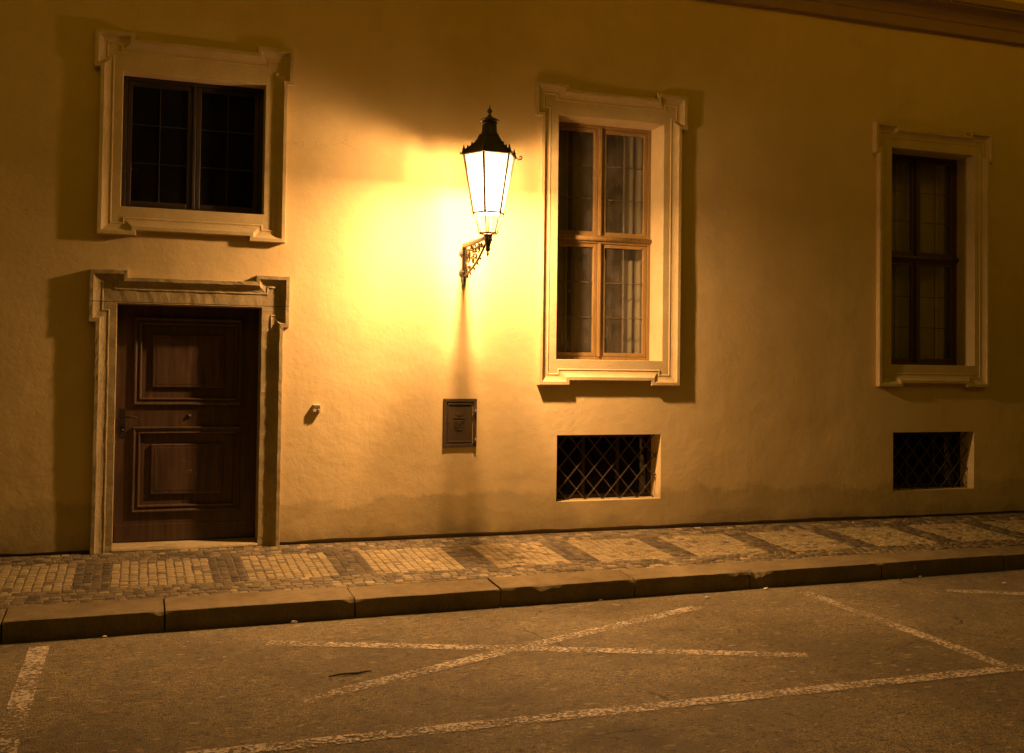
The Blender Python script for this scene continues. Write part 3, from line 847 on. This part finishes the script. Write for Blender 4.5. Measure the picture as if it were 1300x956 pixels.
for k in range(6):
    p0, p1, p2, p3 = hexp(RB-.006, ZB+.008, k), hexp(RB-.006, ZB+.008, k+1), hexp(RT-.006, ZT_-.006, k+1), hexp(RT-.006, ZT_-.006, k)
    nrm = (p1-p0).cross(p3-p0).normalized()*.0025
    s = MB(); s.add([p0, p1, p2, p3, p0-nrm, p1-nrm, p2-nrm, p3-nrm], [(0, 1, 2, 3), (7, 6, 5, 4), (0, 4, 5, 1), (1, 5, 6, 2), (2, 6, 7, 3), (3, 7, 4, 0)])
    s.build('glass_pane', LGL, lan)
s = MB(); vs = [hexp(RB-.006, z, k) for z in (ZB-.002, ZB+.002) for k in range(6)]
s.add(vs, [(5, 4, 3, 2, 1, 0), (6, 7, 8, 9, 10, 11)]+[(k, (k+1) % 6, 6+(k+1) % 6, 6+k) for k in range(6)])
s.build('added_bottom_pane', LGL, lan)  # pane added to even out the lamplight falling on the pavement
# roof: hexagonal, concave, open underneath round the reflector
rf = MB()
rp = [(.225, 3.572), (.252, 3.572), (.262, 3.580), (.262, 3.592), (.252, 3.600), (.230, 3.618), (.196, 3.642), (.162, 3.668), (.134, 3.696), (.112, 3.726), (.100, 3.750), (.104, 3.756), (.104, 3.768), (.094, 3.776)]
vs = []
for r_, z in rp: vs += [hexp(r_, z, k) for k in range(6)]
vs += [hexp(.09, 3.70, k) for k in range(6)]+[hexp(.22, 3.595, k) for k in range(6)]
m_ = len(rp)+2; fs = []
for q in range(m_):
    for k in range(6): fs.append((q*6+k, q*6+(k+1) % 6, ((q+1) % m_)*6+(k+1) % 6, ((q+1) % m_)*6+k))
rf.add(vs, fs)
for k in range(6):   # ridge rolls with crockets
    rf.tube([hexp(r_, z+.003, k) for r_, z in rp[3:11]], .0075, 6)
    for r_, z in ((.205, 3.643), (.165, 3.674)):
        p = hexp(r_, z, k); rf.lathe([(.004, -.01), (.011, 0), (.008, .009), (.010, .014), (.002, .024)], p, 8)
roof = rf.build('roof', IRON, lan)
ch = MB(); ch.lathe([(.088, 3.765), (.090, 3.775), (.078, 3.785), (.070, 3.80), (.067, 3.87), (.070, 3.880), (.074, 3.886), (.074, 3.892), (.05, 3.895)], (LX, LY, 0), 24)
ch.lathe([(.07, 3.898), (.088, 3.897), (.092, 3.902), (.088, 3.908), (.068, 3.922), (.040, 3.934), (.022, 3.944), (.018, 3.956), (.010, 3.958)], (LX, LY, 0), 24)
ch.build('chimney', IRON, roof)
fi = MB(); fi.lathe([(.010, 3.955), (.014, 3.962), (.009, 3.968), (.010, 3.974), (.022, 3.984), (.025, 3.995), (.019, 4.006), (.009, 4.012), (.011, 4.017), (.006, 4.024), (.001, 4.056)], (LX, LY, 0), 16)
fi.build('finial', IRON, roof)
for k in range(6):
    cm = MB(); p = hexp(.262, 3.59, k); a = A0+R(60)*k; d = Vector((math.cos(a), math.sin(a), 0))
    up = Vector((0, 0, 1))
    cm.tube([p-d*.022+up*.0, p-d*.016+up*.03, p-d*.020+up*.052, p-d*.018+up*.075], [.012, .014, .009, .002], 8)
    if k in (0,):
        cm.tube([p-d*.01, p+d*.022-up*.018, p+d*.050-up*.012, p+d*.060+up*.004, p+d*.048+up*.016, p+d*.034+up*.008, p+d*.038-up*.001], [.011, .010, .009, .008, .007, .006, .005], 8)
    else:
        cm.tube([p-d*.01, p+d*.008-up*.010, p+d*.016-up*.002, p+d*.010+up*.006], [.009, .008, .006, .004], 8)
    cm.build('corner_ornament', IRON, roof)
# burner and mantle
bu = MB(); bu.lathe([(.012, 3.572), (.012, 3.560), (.030, 3.556), (.032, 3.546), (.010, 3.540)], (LX, LY, 0), 14)
MR = .055
for k in range(4):
    a = R(45+90*k); q = Vector((LX+MR*math.cos(a), LY+MR*math.sin(a), 0))
    bu.tube([(LX, LY, 3.550), q+Vector((0, 0, 3.552)), q+Vector((0, 0, 3.536))], .007, 8)
    bu.lathe([(.008, 3.542), (.016, 3.540), (.017, 3.530), (.010, 3.528)], q, 12)
bu.build('burner', IRON, lan)
rl = MB(); vs = []
for r_, z in ((.012, 3.575), (.10, 3.590), (.212, 3.574), (.212, 3.577), (.10, 3.594), (.012, 3.579)): vs += [hexp(r_, z, k) for k in range(6)]
rl.add(vs, [(q*6+k, q*6+(k+1) % 6, ((q+1) % 6)*6+(k+1) % 6, ((q+1) % 6)*6+k) for q in range(6) for k in range(6)])
rl.build('reflector', m_flat('white_enamel', (.8, .78, .72), .4), lan)
LC = (1.0, .54, .25)
GLOW = m_emit('mantle_glow', LC, 5200)
for k in range(4):
    a = R(45+90*k); q = (LX+MR*math.cos(a), LY+MR*math.sin(a), 0)
    mn = MB(); mn.lathe([(.010, 3.527), (.018, 3.520), (.022, 3.505), (.022, 3.485), (.018, 3.468), (.010, 3.458), (.002, 3.455)], q, 12)
    mn.build('glowing_mantle', GLOW, lan)

# light thrown down by the enamel reflector round the burners
L = bpy.data.lights.new('lantern_light', 'AREA'); L.shape = 'DISK'; L.size = .12; L.spread = R(180); L.color = LC; L.energy = 1200
lo = bpy.data.objects.new('lantern_light', L); col.objects.link(lo); lo.location = (LX, LY, 3.440); attach(lo, lan)

# ------------------------------------------------------------------ far side of the street
ob = empty('building', (4.5, -14, -.1), 'unlit house row on the far side of the street behind the camera', 'building')
m = MB(); m.box(-16, 26, -24, -14, -.24, 10.5); m.build('wall', DARK, ob)
# ------------------------------------------------------------------ litter
tw = MB(); tw.tube([(1.14, -3.425, ROADZ+.008), (1.22, -3.41, ROADZ+.012), (1.31, -3.402, ROADZ+.008), (1.41, -3.385, ROADZ+.010)], [.004, .006, .007, .004], 6)
tw.tube([(1.31, -3.402, ROADZ+.009), (1.35, -3.43, ROADZ+.016)], [.004, .002], 5)
tag(tw.build('twig', TWIG), 'thin dark twig lying on the asphalt in the foreground', 'twig')
scraps = [((1.13, -1.99), .045, 'crumpled paper scrap in the gutter right of the door'), ((-.17, -2.035), .03, 'tiny pale scrap at the kerb foot below the door'),
          ((4.52, -2.10), .035, 'pale scrap on the road near the kerb below the lit window'), ((5.20, -1.935), .035, 'scrap against the kerb joint with the chipped corner'),
          ((7.45, -2.33), .035, 'bright scrap lying on the road at the right edge of the photo'), ((6.9, -1.87), .03, 'small scrap at the kerb foot on the right side'),
          ((3.62, -1.94), .03, 'small scrap at the kerb foot below the left half of the lit window')]
for (x, y), s, lab in scraps:
    p = MB(); bm = bmesh.new(); bmesh.ops.create_icosphere(bm, subdivisions=2, radius=1)
    for v in bm.verts:
        k = 1+.5*N3(v.co.x+x*7, v.co.y, v.co.z, 1.7); v.co = Vector((v.co.x*s*.6*k, v.co.y*s*.35*k, v.co.z*s*.28*k))
    y = min(y, kf(x)-.03)
    p.bm(bm, M=Matrix.Translation((x, y, ROADZ+s*.2)))
    tag(p.build('paper_scrap', PAPER), lab, 'litter', 'scraps of litter along the kerb')

# ------------------------------------------------------------------ sky, camera
w = bpy.data.worlds.new('World'); sc.world = w; w.use_nodes = True; nt = w.node_tree; nt.nodes.clear()
sky = nt.nodes.new('ShaderNodeTexSky'); sky.sky_type = 'NISHITA'; sky.sun_disc = False
sky.sun_elevation = R(12); sky.sun_rotation = R(180); sky.dust_density = 4
mul = nt.nodes.new('ShaderNodeMix'); mul.data_type = 'RGBA'; mul.blend_type = 'MULTIPLY'; mul.inputs[0].default_value = 1
mul.inputs[7].default_value = (1.0, .51, .01, 1)        # sodium lit town sky
bg = nt.nodes.new('ShaderNodeBackground'); bg.inputs[1].default_value = .076
wo_ = nt.nodes.new('ShaderNodeOutputWorld')
nt.links.new(sky.outputs[0], mul.inputs[6]); nt.links.new(mul.outputs[2], bg.inputs[0]); nt.links.new(bg.outputs[0], wo_.inputs[0])

yaw, pit, rol = R(19.56), R(1.44), R(.73); FPX = 1340.
F = Vector((math.sin(yaw)*math.cos(pit), math.cos(yaw)*math.cos(pit), math.sin(pit)))
r_ = Vector((math.cos(yaw), -math.sin(yaw), 0)); u_ = r_.cross(F)
R2 = r_*math.cos(rol)+u_*math.sin(rol); U2 = -r_*math.sin(rol)+u_*math.cos(rol)
cam = bpy.data.cameras.new('camera'); cam.sensor_width = 36; cam.lens = FPX/1300*36; cam.shift_y = -45/1300
cam.clip_end = 500; cam.clip_start = .05
co = bpy.data.objects.new('camera', cam); col.objects.link(co)
M = Matrix(((R2.x, U2.x, -F.x, 0), (R2.y, U2.y, -F.y, -9.883), (R2.z, U2.z, -F.z, 1.65), (0, 0, 0, 1)))
co.matrix_world = M; sc.camera = co
vs_ = sc.view_settings; vs_.view_transform = 'Standard'; vs_.look = 'None'; vs_.exposure = .2; vs_.gamma = 1
sc.cycles.max_bounces = 8; sc.cycles.diffuse_bounces = 4; sc.cycles.transparent_max_bounces = 16
sc.cycles.sample_clamp_indirect = 4; sc.cycles.sample_clamp_direct = 6; sc.cycles.use_denoising = True
try: sc.cycles.denoiser = 'OPENIMAGEDENOISE'
except Exception: pass
